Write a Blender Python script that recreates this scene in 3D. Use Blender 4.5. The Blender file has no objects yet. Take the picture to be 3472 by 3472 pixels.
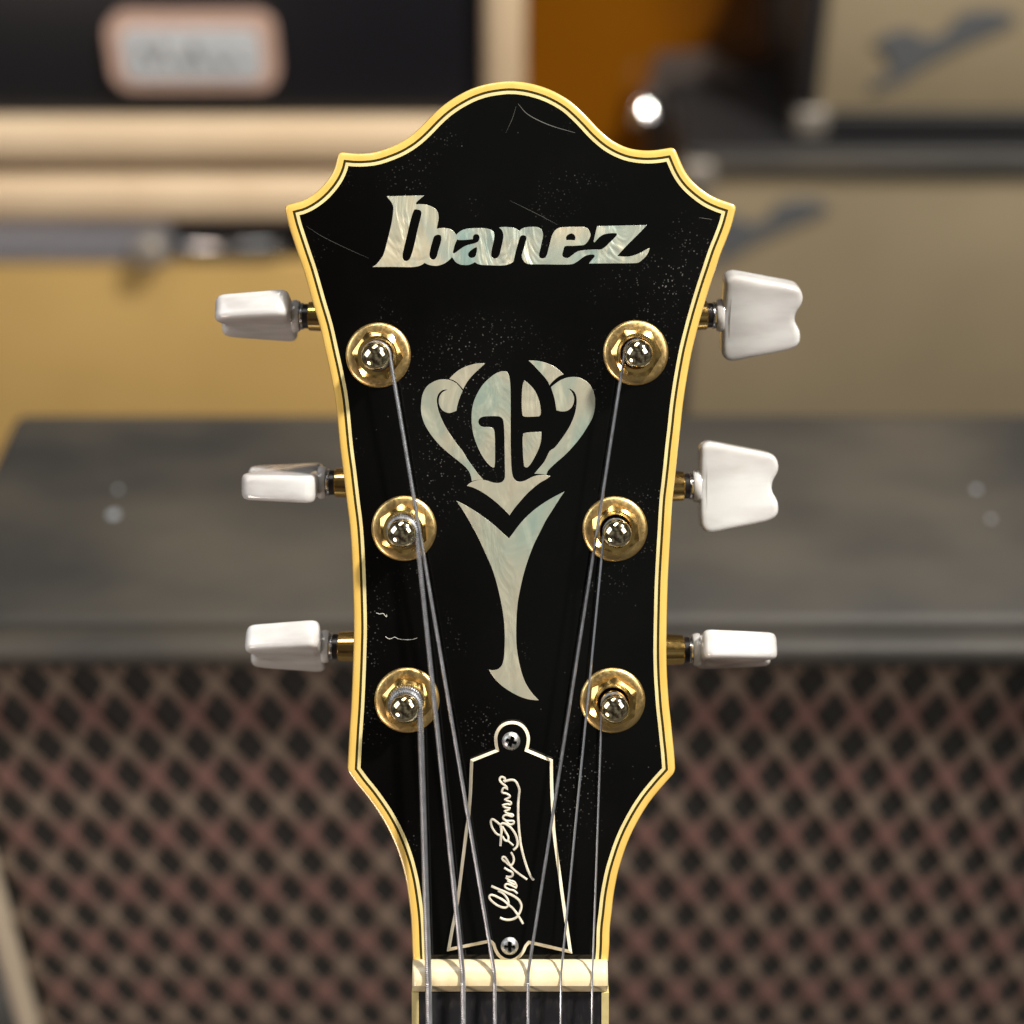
import bpy, bmesh, math, random
from mathutils import Vector, Matrix
random.seed(7)
R = math.radians
scene = bpy.context.scene
C = scene.collection

# ------------------------------------------------------------------ camera
S = 6.47e-5            # metres per photograph pixel on the headstock face
D = 0.34               # camera to headstock face
F0, F1 = 1724.0, 1040.0  # photograph pixel where the face is seen square on
TILT = R(32)           # the camera looks down, the headstock leans back by the same angle
ROOT = Vector((0, 0, 0.935))
ROT = Matrix.Rotation(-TILT, 3, 'X')

cd = bpy.data.cameras.new('camera')
cam = bpy.data.objects.new('camera', cd); C.objects.link(cam)
cam.location = ROOT + ROT @ Vector((0, -D, 0))
cam.rotation_euler = (R(90) - TILT, 0, 0)
cd.sensor_width = 36; cd.sensor_fit = 'HORIZONTAL'
cd.lens = 36 * D / (3472 * S)
cd.shift_x = (1736 - F0) / 3472
cd.shift_y = -(1736 - F1) / 3472
cd.clip_start = 0.005; cd.clip_end = 60
cd.dof.use_dof = True
cd.dof.focus_distance = D - 0.001
cd.dof.aperture_fstop = 7.0
scene.camera = cam
scene.render.engine = 'CYCLES'
scene.render.resolution_x = scene.render.resolution_y = 1024

# ------------------------------------------------------------------ world and lamps
w = bpy.data.worlds.new('World'); scene.world = w; w.use_nodes = True
# dim light all round: noise patches, brighter and darker, added for the metal to reflect
wt = w.node_tree
wtc = wt.nodes.new('ShaderNodeTexCoord'); wn = wt.nodes.new('ShaderNodeTexNoise'); wr = wt.nodes.new('ShaderNodeValToRGB')
wn.inputs['Scale'].default_value = 2.6; wn.inputs['Detail'].default_value = 3
wt.links.new(wtc.outputs['Generated'], wn.inputs['Vector']); wt.links.new(wn.outputs['Fac'], wr.inputs[0])
we = wr.color_ramp.elements
we[0].position = 0.38; we[0].color = (0.10, 0.075, 0.065, 1); we[1].position = 0.64; we[1].color = (1.0, 1.02, 0.95, 1)
we.new(0.5).color = (0.34, 0.30, 0.27, 1)
wt.links.new(wr.outputs[0], wt.nodes['Background'].inputs[0])
wt.nodes['Background'].inputs[1].default_value = 0.16
scene.view_settings.view_transform = 'Standard'
scene.view_settings.look = 'None'
scene.view_settings.exposure = 0.0
scene.view_settings.gamma = 1.0

def lamp(name, direction, dist, size, power, col, shape='DISK', sy=None, local=True, target=Vector((0, 0, -0.06))):
    d = bpy.data.lights.new(name, 'AREA'); d.shape = shape; d.size = size
    if sy: d.size_y = sy
    d.energy = power; d.color = col
    o = bpy.data.objects.new(name, d); C.objects.link(o)
    v = Vector(direction).normalized()
    if local: v = ROT @ v
    t = ROOT + ROT @ target
    o.location = t + v * dist
    o.rotation_euler = v.to_track_quat('Z', 'Y').to_euler()
    return o
# ceiling spot up to the right, shop windows behind the photographer
lamp('ceiling_spot', (0.50, -0.52, 0.66), 2.6, 0.22, 128, (1.0, 0.93, 0.82))
lamp('window_left', (-0.85, -0.62, 0.30), 2.4, 1.1, 15, (0.93, 0.97, 1.0), 'RECTANGLE', 1.5)
lamp('window_right', (0.80, -0.85, 0.36), 2.6, 0.9, 15, (1.0, 0.95, 0.88), 'RECTANGLE', 1.3)
lamp('overhead_fill', (-0.1, -0.50, 0.95), 2.3, 1.2, 15, (1.0, 0.96, 0.9), 'RECTANGLE', 0.6)  # soft fill added overhead, gives the metal something bright to reflect

lamp('low_warm_fill', (-0.62, -0.50, -0.60), 1.8, 0.5, 12, (1.0, 0.80, 0.66))  # warm fill added low on the left to lighten the undersides

# ------------------------------------------------------------------ materials
def mat(name, col, rough=0.5, metal=0.0, coat=0.0, col2=None, scale=200.0, detail=4.0, lo=0.35, hi=0.65,
        bump=0.0, bscale=800.0, stretch=(1, 1, 1), spec=0.5, sss=0.0, rough2=None, rand=False):
    m = bpy.data.materials.new(name); m.use_nodes = True
    nt = m.node_tree; b = nt.nodes['Principled BSDF']
    b.inputs['Base Color'].default_value = (*col, 1)
    b.inputs['Roughness'].default_value = rough
    b.inputs['Metallic'].default_value = metal
    b.inputs['Specular IOR Level'].default_value = spec
    b.inputs['Coat Weight'].default_value = coat
    b.inputs['Coat Roughness'].default_value = 0.05
    if sss:
        b.inputs['Subsurface Weight'].default_value = sss
        b.inputs['Subsurface Radius'].default_value = (0.004, 0.0035, 0.003)
        b.inputs['Subsurface Scale'].default_value = 0.6
    tc = nt.nodes.new('ShaderNodeTexCoord')
    mp = nt.nodes.new('ShaderNodeMapping'); mp.inputs['Scale'].default_value = stretch
    nt.links.new(tc.outputs['Object'], mp.inputs['Vector'])
    if rand:
        oi = nt.nodes.new('ShaderNodeObjectInfo')
        mu = nt.nodes.new('ShaderNodeMath'); mu.operation = 'MULTIPLY'; mu.inputs[1].default_value = 3.7
        nt.links.new(oi.outputs['Random'], mu.inputs[0])
        cx = nt.nodes.new('ShaderNodeCombineXYZ')
        nt.links.new(mu.outputs[0], cx.inputs[0]); nt.links.new(mu.outputs[0], cx.inputs[2])
        nt.links.new(cx.outputs[0], mp.inputs['Location'])
    if col2 or rough2 is not None:
        n = nt.nodes.new('ShaderNodeTexNoise'); n.inputs['Scale'].default_value = scale
        n.inputs['Detail'].default_value = detail
        nt.links.new(mp.outputs[0], n.inputs['Vector'])
        mr = nt.nodes.new('ShaderNodeMapRange')
        mr.inputs[1].default_value = lo; mr.inputs[2].default_value = hi
        nt.links.new(n.outputs['Fac'], mr.inputs[0])
        if col2:
            mx = nt.nodes.new('ShaderNodeMix'); mx.data_type = 'RGBA'
            mx.inputs[6].default_value = (*col, 1); mx.inputs[7].default_value = (*col2, 1)
            nt.links.new(mr.outputs[0], mx.inputs[0])
            nt.links.new(mx.outputs[2], b.inputs['Base Color'])
        if rough2 is not None:
            m2 = nt.nodes.new('ShaderNodeMapRange')
            m2.inputs[3].default_value = rough; m2.inputs[4].default_value = rough2
            nt.links.new(mr.outputs[0], m2.inputs[0]); nt.links.new(m2.outputs[0], b.inputs['Roughness'])
    if bump:
        n2 = nt.nodes.new('ShaderNodeTexNoise'); n2.inputs['Scale'].default_value = bscale
        n2.inputs['Detail'].default_value = 3
        nt.links.new(mp.outputs[0], n2.inputs['Vector'])
        bp = nt.nodes.new('ShaderNodeBump'); bp.inputs['Strength'].default_value = bump
        bp.inputs['Distance'].default_value = 0.0005
        nt.links.new(n2.outputs['Fac'], bp.inputs['Height']); nt.links.new(bp.outputs[0], b.inputs['Normal'])
    return m

def lacquer_material():
    m = mat('black_lacquer', (0.0012, 0.0012, 0.0011), 0.09, 0, 0.0, spec=0.32)
    nt = m.node_tree; b = nt.nodes['Principled BSDF']
    tc = nt.nodes.new('ShaderNodeTexCoord')
    def specks(scale, thr, mscale, mlo, mhi):
        v = nt.nodes.new('ShaderNodeTexVoronoi'); v.inputs['Scale'].default_value = scale
        nt.links.new(tc.outputs['Object'], v.inputs['Vector'])
        mr = nt.nodes.new('ShaderNodeMapRange'); mr.inputs[1].default_value = thr; mr.inputs[2].default_value = thr * 0.5
        nt.links.new(v.outputs['Distance'], mr.inputs[0])
        n = nt.nodes.new('ShaderNodeTexNoise'); n.inputs['Scale'].default_value = mscale; n.inputs['Detail'].default_value = 2
        nt.links.new(tc.outputs['Object'], n.inputs['Vector'])
        m2 = nt.nodes.new('ShaderNodeMapRange'); m2.inputs[1].default_value = mlo; m2.inputs[2].default_value = mhi
        nt.links.new(n.outputs['Fac'], m2.inputs[0])
        mu = nt.nodes.new('ShaderNodeMath'); mu.operation = 'MULTIPLY'
        nt.links.new(mr.outputs[0], mu.inputs[0]); nt.links.new(m2.outputs[0], mu.inputs[1])
        sp = nt.nodes.new('ShaderNodeSeparateColor'); nt.links.new(v.outputs['Color'], sp.inputs[0])
        mu2 = nt.nodes.new('ShaderNodeMath'); mu2.operation = 'MULTIPLY'
        nt.links.new(mu.outputs[0], mu2.inputs[0]); nt.links.new(sp.outputs[0], mu2.inputs[1])
        return mu2.outputs[0]
    a = specks(420, 0.08, 60, 0.50, 0.84)      # single dust grains
    c = specks(1300, 0.26, 45, 0.52, 0.80)      # fine dust in patches
    ad = nt.nodes.new('ShaderNodeMath'); ad.operation = 'MAXIMUM'
    nt.links.new(a, ad.inputs[0]); nt.links.new(c, ad.inputs[1])
    # faint film of polish
    n = nt.nodes.new('ShaderNodeTexNoise'); n.inputs['Scale'].default_value = 40; n.inputs['Detail'].default_value = 6
    nt.links.new(tc.outputs['Object'], n.inputs['Vector'])
    f = nt.nodes.new('ShaderNodeMapRange'); f.inputs[1].default_value = 0.45; f.inputs[2].default_value = 0.8
    f.inputs[4].default_value = 0.008
    nt.links.new(n.outputs['Fac'], f.inputs[0])
    mx = nt.nodes.new('ShaderNodeMath'); mx.operation = 'ADD'
    nt.links.new(ad.outputs[0], mx.inputs[0]); nt.links.new(f.outputs[0], mx.inputs[1])
    mix = nt.nodes.new('ShaderNodeMix'); mix.data_type = 'RGBA'
    mix.inputs[6].default_value = (0.0012, 0.0012, 0.0011, 1); mix.inputs[7].default_value = (0.17, 0.165, 0.155, 1)
    nt.links.new(mx.outputs[0], mix.inputs[0]); nt.links.new(mix.outputs[2], b.inputs['Base Color'])
    r = nt.nodes.new('ShaderNodeMapRange'); r.inputs[3].default_value = 0.07; r.inputs[4].default_value = 0.6
    nt.links.new(ad.outputs[0], r.inputs[0]); nt.links.new(r.outputs[0], b.inputs['Roughness'])
    return m

def pearl_material(name, c1, c2, c3, flash):
    m = mat(name, c1, 0.22, 0.0, 0.25)
    nt = m.node_tree; b = nt.nodes['Principled BSDF']
    tc = nt.nodes.new('ShaderNodeTexCoord'); mp = nt.nodes.new('ShaderNodeMapping')
    mp.inputs['Scale'].default_value = (1.0, 1.0, 0.45)
    oi = nt.nodes.new('ShaderNodeObjectInfo')
    mu = nt.nodes.new('ShaderNodeMath'); mu.operation = 'MULTIPLY'; mu.inputs[1].default_value = 2.3
    nt.links.new(oi.outputs['Random'], mu.inputs[0])
    cx = nt.nodes.new('ShaderNodeCombineXYZ'); nt.links.new(mu.outputs[0], cx.inputs[0]); nt.links.new(mu.outputs[0], cx.inputs[1])
    nt.links.new(tc.outputs['Object'], mp.inputs['Vector']); nt.links.new(cx.outputs[0], mp.inputs['Location'])
    n = nt.nodes.new('ShaderNodeTexNoise'); n.inputs['Scale'].default_value = 75; n.inputs['Detail'].default_value = 5
    n.inputs['Distortion'].default_value = 1.2
    nt.links.new(mp.outputs[0], n.inputs['Vector'])
    cr = nt.nodes.new('ShaderNodeValToRGB'); e = cr.color_ramp.elements
    e[0].position = 0.30; e[0].color = (*c2, 1); e[1].position = 0.72; e[1].color = (*c3, 1)
    k = cr.color_ramp.elements.new(0.5); k.color = (*c1, 1)
    nt.links.new(n.outputs['Fac'], cr.inputs[0])
    n2 = nt.nodes.new('ShaderNodeTexNoise'); n2.inputs['Scale'].default_value = 160; n2.inputs['Detail'].default_value = 3
    n2.inputs['Distortion'].default_value = 2.0
    nt.links.new(mp.outputs[0], n2.inputs['Vector'])
    mr = nt.nodes.new('ShaderNodeMapRange'); mr.inputs[1].default_value = 0.56; mr.inputs[2].default_value = 0.75
    mr.inputs[4].default_value = flash
    nt.links.new(n2.outputs['Fac'], mr.inputs[0])
    mx = nt.nodes.new('ShaderNodeMix'); mx.data_type = 'RGBA'
    nt.links.new(cr.outputs[0], mx.inputs[6]); mx.inputs[7].default_value = (0.95, 0.88, 0.66, 1)
    nt.links.new(mr.outputs[0], mx.inputs[0]); nt.links.new(mx.outputs[2], b.inputs['Base Color'])
    b.inputs['Metallic'].default_value = 0.35; b.inputs['Roughness'].default_value = 0.34
    n3 = nt.nodes.new('ShaderNodeTexNoise'); n3.inputs['Scale'].default_value = 110; n3.inputs['Detail'].default_value = 3
    n3.inputs['Distortion'].default_value = 1.5
    nt.links.new(mp.outputs[0], n3.inputs['Vector'])
    bp = nt.nodes.new('ShaderNodeBump'); bp.inputs['Strength'].default_value = flash; bp.inputs['Distance'].default_value = 0.004
    nt.links.new(n3.outputs['Fac'], bp.inputs['Height']); nt.links.new(bp.outputs[0], b.inputs['Normal'])
    return m

M = {}
M['lacquer'] = lacquer_material()
M['side'] = mat('dark_headstock_side', (0.012, 0.008, 0.006), 0.25, 0, 0.5)
M['binding'] = mat('aged_ivory_binding', (0.74, 0.50, 0.135), 0.26, 0, 0.5, (0.64, 0.41, 0.09), 260, 5, 0.3, 0.75, stretch=(1, 1, 0.35))
M['purfling'] = mat('black_purfling', (0.030, 0.022, 0.004), 0.3)
M['stripe'] = mat('cream_purfling', (0.72, 0.62, 0.30), 0.3, 0, 0.3, (0.62, 0.52, 0.24), 200)
M['pearl_logo'] = pearl_material('pearl_logo', (0.44, 0.47, 0.39), (0.28, 0.40, 0.37), (0.64, 0.55, 0.37), 0.5)
M['pearl'] = pearl_material('mother_of_pearl', (0.42, 0.415, 0.325), (0.30, 0.385, 0.33), (0.50, 0.455, 0.35), 0.26)
M['button'] = mat('pearloid_button', (0.66, 0.67, 0.68), 0.08, 0, 0.5, (0.46, 0.445, 0.445), 150, 4, 0.36, 0.68, stretch=(0.3, 1, 1), sss=0.6, rand=True)
M['gold'] = mat('gold_plate', (0.92, 0.62, 0.22), 0.12, 1, 0, (0.80, 0.51, 0.16), 900, 6, 0.4, 0.75, rough2=0.20)
M['gold_worn'] = mat('worn_gold_washer', (0.90, 0.64, 0.27), 0.28, 1, 0, (0.66, 0.45, 0.18), 1800, 6, 0.40, 0.72, rough2=0.46)
M['post'] = mat('worn_post_metal', (0.86, 0.76, 0.52), 0.06, 1, 0, (0.80, 0.62, 0.32), 300, 4, 0.4, 0.8, rough2=0.14)
M['chrome'] = mat('nickel_washer', (0.75, 0.76, 0.78), 0.12, 1)
M['rubber'] = mat('black_washer', (0.008, 0.007, 0.008), 0.3)
M['steel'] = mat('plain_steel_string', (0.40, 0.44, 0.50), 0.28, 0.8)
M['wound'] = mat('wound_string', (0.38, 0.40, 0.44), 0.32, 0.8, 0, (0.28, 0.29, 0.32), 400)
M['bone'] = mat('bone_nut', (0.80, 0.70, 0.47), 0.30, 0, 0.2, (0.68, 0.54, 0.31), 220, 5, 0.35, 0.75)
M['cover'] = mat('black_cover_plastic', (0.0015, 0.0015, 0.0015), 0.10, spec=0.4)
M['cover_edge'] = mat('white_cover_edge', (0.80, 0.74, 0.58), 0.45, 0, 0, (0.70, 0.62, 0.46), 300)
M['engrave'] = mat('engraved_white_core', (0.70, 0.66, 0.54), 0.5, 0, 0, (0.42, 0.39, 0.33), 420)
M['screw'] = mat('nickel_screw', (0.52, 0.53, 0.52), 0.36, 0.9, 0, (0.38, 0.38, 0.38), 1500)
M['ebony'] = mat('ebony_fretboard', (0.010, 0.010, 0.013), 0.42, 0, 0, (0.035, 0.032, 0.032), 900, 6, 0.5, 0.8, stretch=(1, 1, 0.15))
M['maple'] = mat('lacquered_neck', (0.30, 0.13, 0.035), 0.2, 0, 0.5, (0.22, 0.09, 0.02), 40, 5, stretch=(1, 1, 0.1))
M['scratch'] = mat('scratch_mark', (0.11, 0.11, 0.10), 0.6)
M['lint'] = mat('lint', (0.60, 0.60, 0.55), 0.8)

# ------------------------------------------------------------------ helpers
def W(px, py, h=0.0):
    """point of the guitar frame seen at photograph pixel (px, py), h metres in front of the face"""
    k = (D - h) / D
    return Vector(((px - F0) * S * k, -h, (F1 - py) * S * k))

def Z(x0, y0, sc, pts):
    return [(x0 + x * sc, y0 + y * sc) for x, y in pts]

def link(name, me, m, parent=None):
    o = bpy.data.objects.new(name, me); C.objects.link(o)
    if m: me.materials.append(m) if not me.materials else None
    if parent: o.parent = parent
    return o

def mesh(name, verts, faces, smooth=True):
    me = bpy.data.meshes.new(name); me.from_pydata([tuple(v) for v in verts], [], faces); me.validate()
    bm = bmesh.new(); bm.from_mesh(me)
    bmesh.ops.recalc_face_normals(bm, faces=bm.faces); bm.to_mesh(me); bm.free()
    if smooth:
        for p in me.polygons: p.use_smooth = True
        try: me.set_sharp_from_angle(angle=R(32))
        except Exception: pass
    return me

def smooth_loop(pts, closed=True, n=4, thr=38):
    P = [Vector(p) for p in pts]; N = len(P); out = []
    def corner(i):
        if not closed and (i == 0 or i == N - 1): return True
        a = P[i] - P[i - 1]; b = P[(i + 1) % N] - P[i]
        if a.length < 1e-9 or b.length < 1e-9: return False
        return math.degrees(a.angle(b)) > thr
    cor = [corner(i) for i in range(N)]
    for i in range(N if closed else N - 1):
        p1 = P[i]; p2 = P[(i + 1) % N]
        p0 = P[i - 1] if not cor[i] else p1 * 2 - p2
        p3 = P[(i + 2) % N] if not cor[(i + 1) % N] else p2 * 2 - p1
        d = (p2 - p1).length
        # tangents limited by the chord so that uneven spacing does not overshoot
        t1 = (p2 - p0); t2 = (p3 - p1)
        t1 = t1.normalized() * d if t1.length else p2 - p1
        t2 = t2.normalized() * d if t2.length else p2 - p1
        for k in range(n):
            t = k / n; t_2 = t * t; t_3 = t_2 * t
            out.append(p1 * (2 * t_3 - 3 * t_2 + 1) + t1 * (t_3 - 2 * t_2 + t) + p2 * (-2 * t_3 + 3 * t_2) + t2 * (t_3 - t_2))
    if not closed: out.append(P[-1].copy())
    return out

def offset_line(P, d, closed):
    """shift a polyline to its right-hand side (image space, y down: travelling up the left edge, right is inward)"""
    N = len(P); out = []
    for i in range(N):
        a = P[i] - P[i - 1] if (closed or i > 0) else P[1] - P[0]
        b = P[(i + 1) % N] - P[i] if (closed or i < N - 1) else P[-1] - P[-2]
        if a.length < 1e-6: a = b
        if b.length < 1e-6: b = a
        a = a.normalized(); b = b.normalized()
        na = Vector((-a.y, a.x)); nb = Vector((-b.y, b.x))
        m = (na + nb)
        m = m.normalized() if m.length > 1e-6 else na
        c = max(0.30, m.dot(na))
        out.append(P[i] + m * (d / c))
    return out

def fill(name, loops, h0, h1, bevel=0.0):
    """flat plate with holes from pixel loops, front at height h1, back at h0 (guitar frame)"""
    cu = bpy.data.curves.new(name, 'CURVE'); cu.dimensions = '2D'; cu.fill_mode = 'BOTH'
    for lp in loops:
        sp = cu.splines.new('POLY'); sp.points.add(len(lp) - 1)
        for q, p in zip(sp.points, lp): q.co = (p[0] - F0, F1 - p[1], 0, 1)
        sp.use_cyclic_u = True
    th = (h1 - h0) / S / 2
    cu.extrude = max(th - bevel, 0.01); cu.bevel_depth = bevel; cu.bevel_resolution = 1; cu.offset = -bevel
    co = bpy.data.objects.new(name, cu)
    C.objects.link(co)
    dg = bpy.context.evaluated_depsgraph_get()
    me = bpy.data.meshes.new_from_object(co.evaluated_get(dg))
    bpy.data.objects.remove(co); bpy.data.curves.remove(cu)
    hm = (h0 + h1) / 2; k = (D - h1) / D
    for v in me.vertices:
        x, y, z = v.co
        v.co = (x * S * k, -(hm + z * S), y * S * k)
    me.name = name; me.materials.clear()
    bm = bmesh.new(); bm.from_mesh(me)
    bmesh.ops.remove_doubles(bm, verts=bm.verts, dist=1e-7)
    bmesh.ops.recalc_face_normals(bm, faces=bm.faces); bm.to_mesh(me); bm.free()
    for p in me.polygons: p.use_smooth = False
    return me

def tube(path, r, seg=8, ripple=0.0, period=1.0, caps=True):
    """tube mesh data along 3D points; ripple makes the winding of a wound string"""
    P = [Vector(p) for p in path]
    if ripple:
        L = [0.0]
        for a, b in zip(P, P[1:]): L.append(L[-1] + (b - a).length)
        n = int(L[-1] / (period / 4)); Q = []; j = 0
        for i in range(n + 1):
            s = L[-1] * i / n
            while j < len(L) - 2 and L[j + 1] < s: j += 1
            t = (s - L[j]) / max(L[j + 1] - L[j], 1e-12); Q.append(P[j].lerp(P[j + 1], min(max(t, 0), 1)))
        P = Q
    V = []; Fc = []
    t0 = (P[1] - P[0]).normalized(); nrm = t0.orthogonal().normalized()
    for i, p in enumerate(P):
        t = (P[min(i + 1, len(P) - 1)] - P[max(i - 1, 0)]).normalized()
        nrm = (nrm - t * nrm.dot(t)).normalized(); bn = t.cross(nrm)
        rr = r * (1 + (ripple if i % 4 in (1, 2) else -ripple)) if ripple else (r(i / (len(P) - 1)) if callable(r) else r)
        for k in range(seg):
            a = 2 * math.pi * k / seg; V.append(p + (nrm * math.cos(a) + bn * math.sin(a)) * rr)
        if i:
            o = (i - 1) * seg
            for k in range(seg):
                Fc.append((o + k, o + (k + 1) % seg, o + seg + (k + 1) % seg, o + seg + k))
    if caps:
        Fc.append(tuple(range(seg))[::-1]); o = (len(P) - 1) * seg; Fc.append(tuple(range(o, o + seg)))
    return V, Fc

def join(parts):
    V = []; Fc = []
    for v, f in parts:
        o = len(V); V += v; Fc += [tuple(i + o for i in q) for q in f]
    return V, Fc

def lathe(prof, centre, ax, e1, e2, seg=48, cap=True):
    """prof = [(radius, height)], around axis ax from centre"""
    V = []; Fc = []; rings = []
    for r, h in prof:
        if r < 1e-9:
            rings.append([len(V)]); V.append(centre + ax * h)
        else:
            b = len(V); rings.append(list(range(b, b + seg)))
            for k in range(seg):
                a = 2 * math.pi * k / seg
                V.append(centre + ax * h + (e1 * math.cos(a) + e2 * math.sin(a)) * r)
    for A, B in zip(rings, rings[1:]):
        if len(A) == 1: Fc += [(A[0], B[k], B[(k + 1) % seg]) for k in range(seg)]
        elif len(B) == 1: Fc += [(A[k], A[(k + 1) % seg], B[0]) for k in range(seg)]
        else: Fc += [(A[k], A[(k + 1) % seg], B[(k + 1) % seg], B[k]) for k in range(seg)]
    if cap:
        if len(rings[0]) > 1: Fc.append(tuple(rings[0])[::-1])
        if len(rings[-1]) > 1: Fc.append(tuple(rings[-1]))
    return V, Fc

def box(x0, x1, y0, y1, z0, z1, bev=0.0, seg=3, name='box'):
    bm = bmesh.new(); bmesh.ops.create_cube(bm, size=1)
    for v in bm.verts:
        v.co = ((x0 + x1) / 2 + v.co.x * (x1 - x0), (y0 + y1) / 2 + v.co.y * (y1 - y0), (z0 + z1) / 2 + v.co.z * (z1 - z0))
    if bev: bmesh.ops.bevel(bm, geom=bm.edges[:], offset=bev, segments=seg, profile=0.5, affect='EDGES')
    me = bpy.data.meshes.new(name); bm.to_mesh(me); bm.free()
    if bev:
        for p in me.polygons: p.use_smooth = True
    return me

def empty(name, loc=(0, 0, 0), label=None, cat=None):
    o = bpy.data.objects.new(name, None); C.objects.link(o); o.location = loc; o.empty_display_size = 0.02
    if label: o['label'] = label; o['category'] = cat
    return o

X3, FR, UP = Vector((1, 0, 0)), Vector((0, -1, 0)), Vector((0, 0, 1))

# ================================================================== setting and background
CAMY = cam.location.y; CAMZ = cam.location.z
B = {}
B['floor'] = mat('dark_shop_carpet', (0.060, 0.058, 0.055), 0.9, 0, 0, (0.035, 0.034, 0.034), 60, 6)
B['tolex'] = mat('black_tolex', (0.024, 0.0225, 0.021), 0.6, 0, 0, (0.062, 0.053, 0.041), 13, 7, 0.42, 0.70, bump=0.4, bscale=600, stretch=(0.5, 1, 1))
B['tolex_dark'] = mat('plain_black_tolex', (0.012, 0.012, 0.014), 0.5, bump=0.4, bscale=600)
B['cream'] = mat('cream_tolex', (0.68, 0.53, 0.36), 0.5, 0, 0, (0.62, 0.47, 0.31), 12, 4)
B['mustard'] = mat('mustard_grille_cloth', (0.55, 0.365, 0.125), 0.75, 0, 0, (0.49, 0.32, 0.105), 6, 3, bump=0.5, bscale=500)
B['panel'] = mat('black_panel', (0.010, 0.010, 0.013), 0.28)
B['tan'] = mat('tan_grille_cloth', (0.32, 0.255, 0.16), 0.8, 0, 0, (0.27, 0.215, 0.135), 5, 3, bump=0.5, bscale=500)
B['logo_grey'] = mat('blue_grey_logo_metal', (0.13, 0.137, 0.148), 0.5, 0.2)
B['plate'] = mat('silver_plate', (0.42, 0.46, 0.50), 0.4, 0.2, 0, (0.34, 0.37, 0.42), 60, 4)
B['plate_face'] = mat('pale_plate_face', (0.62, 0.66, 0.70), 0.4, 0.2, 0, (0.50, 0.54, 0.58), 60, 4)
B['plate_rim'] = mat('copper_rim', (0.62, 0.42, 0.34), 0.4, 0.3)
B['corner'] = mat('nickel_corner', (0.26, 0.235, 0.205), 0.5, 0.3)
B['piping'] = mat('beige_piping', (0.42, 0.35, 0.27), 0.5)
B['grille_back'] = mat('black_grille_cloth', (0.012, 0.012, 0.011), 0.85)
B['chrome'] = mat('chrome', (0.80, 0.80, 0.82), 0.05, 1)
B['grey_metal'] = mat('grey_metal_panel', (0.30, 0.30, 0.34), 0.45, 0.4)
B['guard'] = mat('brown_pickguard', (0.075, 0.060, 0.055), 0.5)

KN, KF = 0.80, 1.22      # the black amplifier stands nearer, the other gear farther, than the unit layout below
ZN, ZF = CAMZ * (1 - 1 / KN), CAMZ * (1 - 1 / KF)   # floor level in those layouts
def place(o, k):
    o.location = cam.location + (o.location - cam.location) * k; o.scale = (k, k, k)

def band_material(ph, pz):
    m = mat('diamond_weave', (0.1, 0.1, 0.1), 0.75, bump=0.3, bscale=900)
    nt = m.node_tree; b = nt.nodes['Principled BSDF']
    tc = nt.nodes.new('ShaderNodeTexCoord'); sx = nt.nodes.new('ShaderNodeSeparateXYZ')
    nt.links.new(tc.outputs['Object'], sx.inputs[0])
    a = nt.nodes.new('ShaderNodeMath'); a.operation = 'SUBTRACT'; a.inputs[1].default_value = ph
    nt.links.new(sx.outputs['Z'], a.inputs[0])
    d = nt.nodes.new('ShaderNodeMath'); d.operation = 'DIVIDE'; d.inputs[1].default_value = pz
    nt.links.new(a.outputs[0], d.inputs[0])
    f = nt.nodes.new('ShaderNodeMath'); f.operation = 'FLOORED_MODULO'; f.inputs[1].default_value = 1.0
    nt.links.new(d.outputs[0], f.inputs[0])
    cr = nt.nodes.new('ShaderNodeValToRGB'); el = cr.color_ramp.elements
    beige = (0.215, 0.165, 0.125, 1); brown = (0.125, 0.083, 0.067, 1); pink = (0.195, 0.098, 0.085, 1)
    el[0].position = 0.0; el[0].color = beige; el[1].position = 1.0; el[1].color = beige
    for p, c in ((0.22, brown), (0.5, pink), (0.78, brown)):
        q = el.new(p); q.color = c
    nt.links.new(f.outputs[0], cr.inputs[0]); nt.links.new(cr.outputs[0], b.inputs['Base Color'])
    return m

fl = link('floor', box(-3, 3, -1.2, 4.5, -0.05, 0.0, name='floor'), B['floor']); fl['kind'] = 'structure'

# ---- black combo amplifier with diamond weave grille, behind the headstock
DG = 0.537; GY = CAMY + DG            # world y of its grille
AX0, AX1, ATOP, ADEP = -0.2785, 0.36, CAMZ - 0.515 - ZN, 0.175
amp = empty('combo_amplifier', ((AX0 + AX1) / 2, GY, ZN), 'black amplifier with brown diamond weave grille and flat grey-black top', 'amplifier')
ox = -(AX0 + AX1) / 2
hw = (AX1 - AX0) / 2
def amp_box(n, x0, x1, y0, y1, z0, z1, m, bev=0.0, parent=amp):
    return link(n, box(x0, x1, y0, y1, z0, z1, bev, 3, n), m, parent)
amp_box('cabinet', -hw, hw, 0.006, ADEP, 0.0, ATOP, B['tolex'], 0.006)
amp_box('top_rail', -hw, hw, -0.012, 0.0055, ATOP - 0.0145, ATOP - 0.0005, B['tolex'], 0.005)
amp_box('side_rail', hw - 0.018, hw, -0.012, 0.0055, 0.0, ATOP - 0.0148, B['tolex_dark'], 0.004)
amp_box('bottom_rail', -hw + 0.009, hw - 0.019, -0.012, 0.0055, 0.0, 0.03, B['tolex_dark'], 0.004)
amp_box('edge_piping', -hw, -hw + 0.0085, -0.010, 0.005, 0.031, ATOP - 0.0148, B['piping'], 0.003)
gx0, gx1, gz0, gz1 = -hw + 0.009, hw - 0.0185, 0.0305, ATOP - 0.015
amp_box('grille_cloth', gx0, gx1, 0.002, 0.0055, gz0, gz1, B['grille_back'])
PX, PZ = 0.025, 0.0441
nx, nz = -0.141 + ox, CAMZ - 0.5497 - ZN      # a pale crossing of the weave
B['band'] = band_material(nz, PZ)
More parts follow.
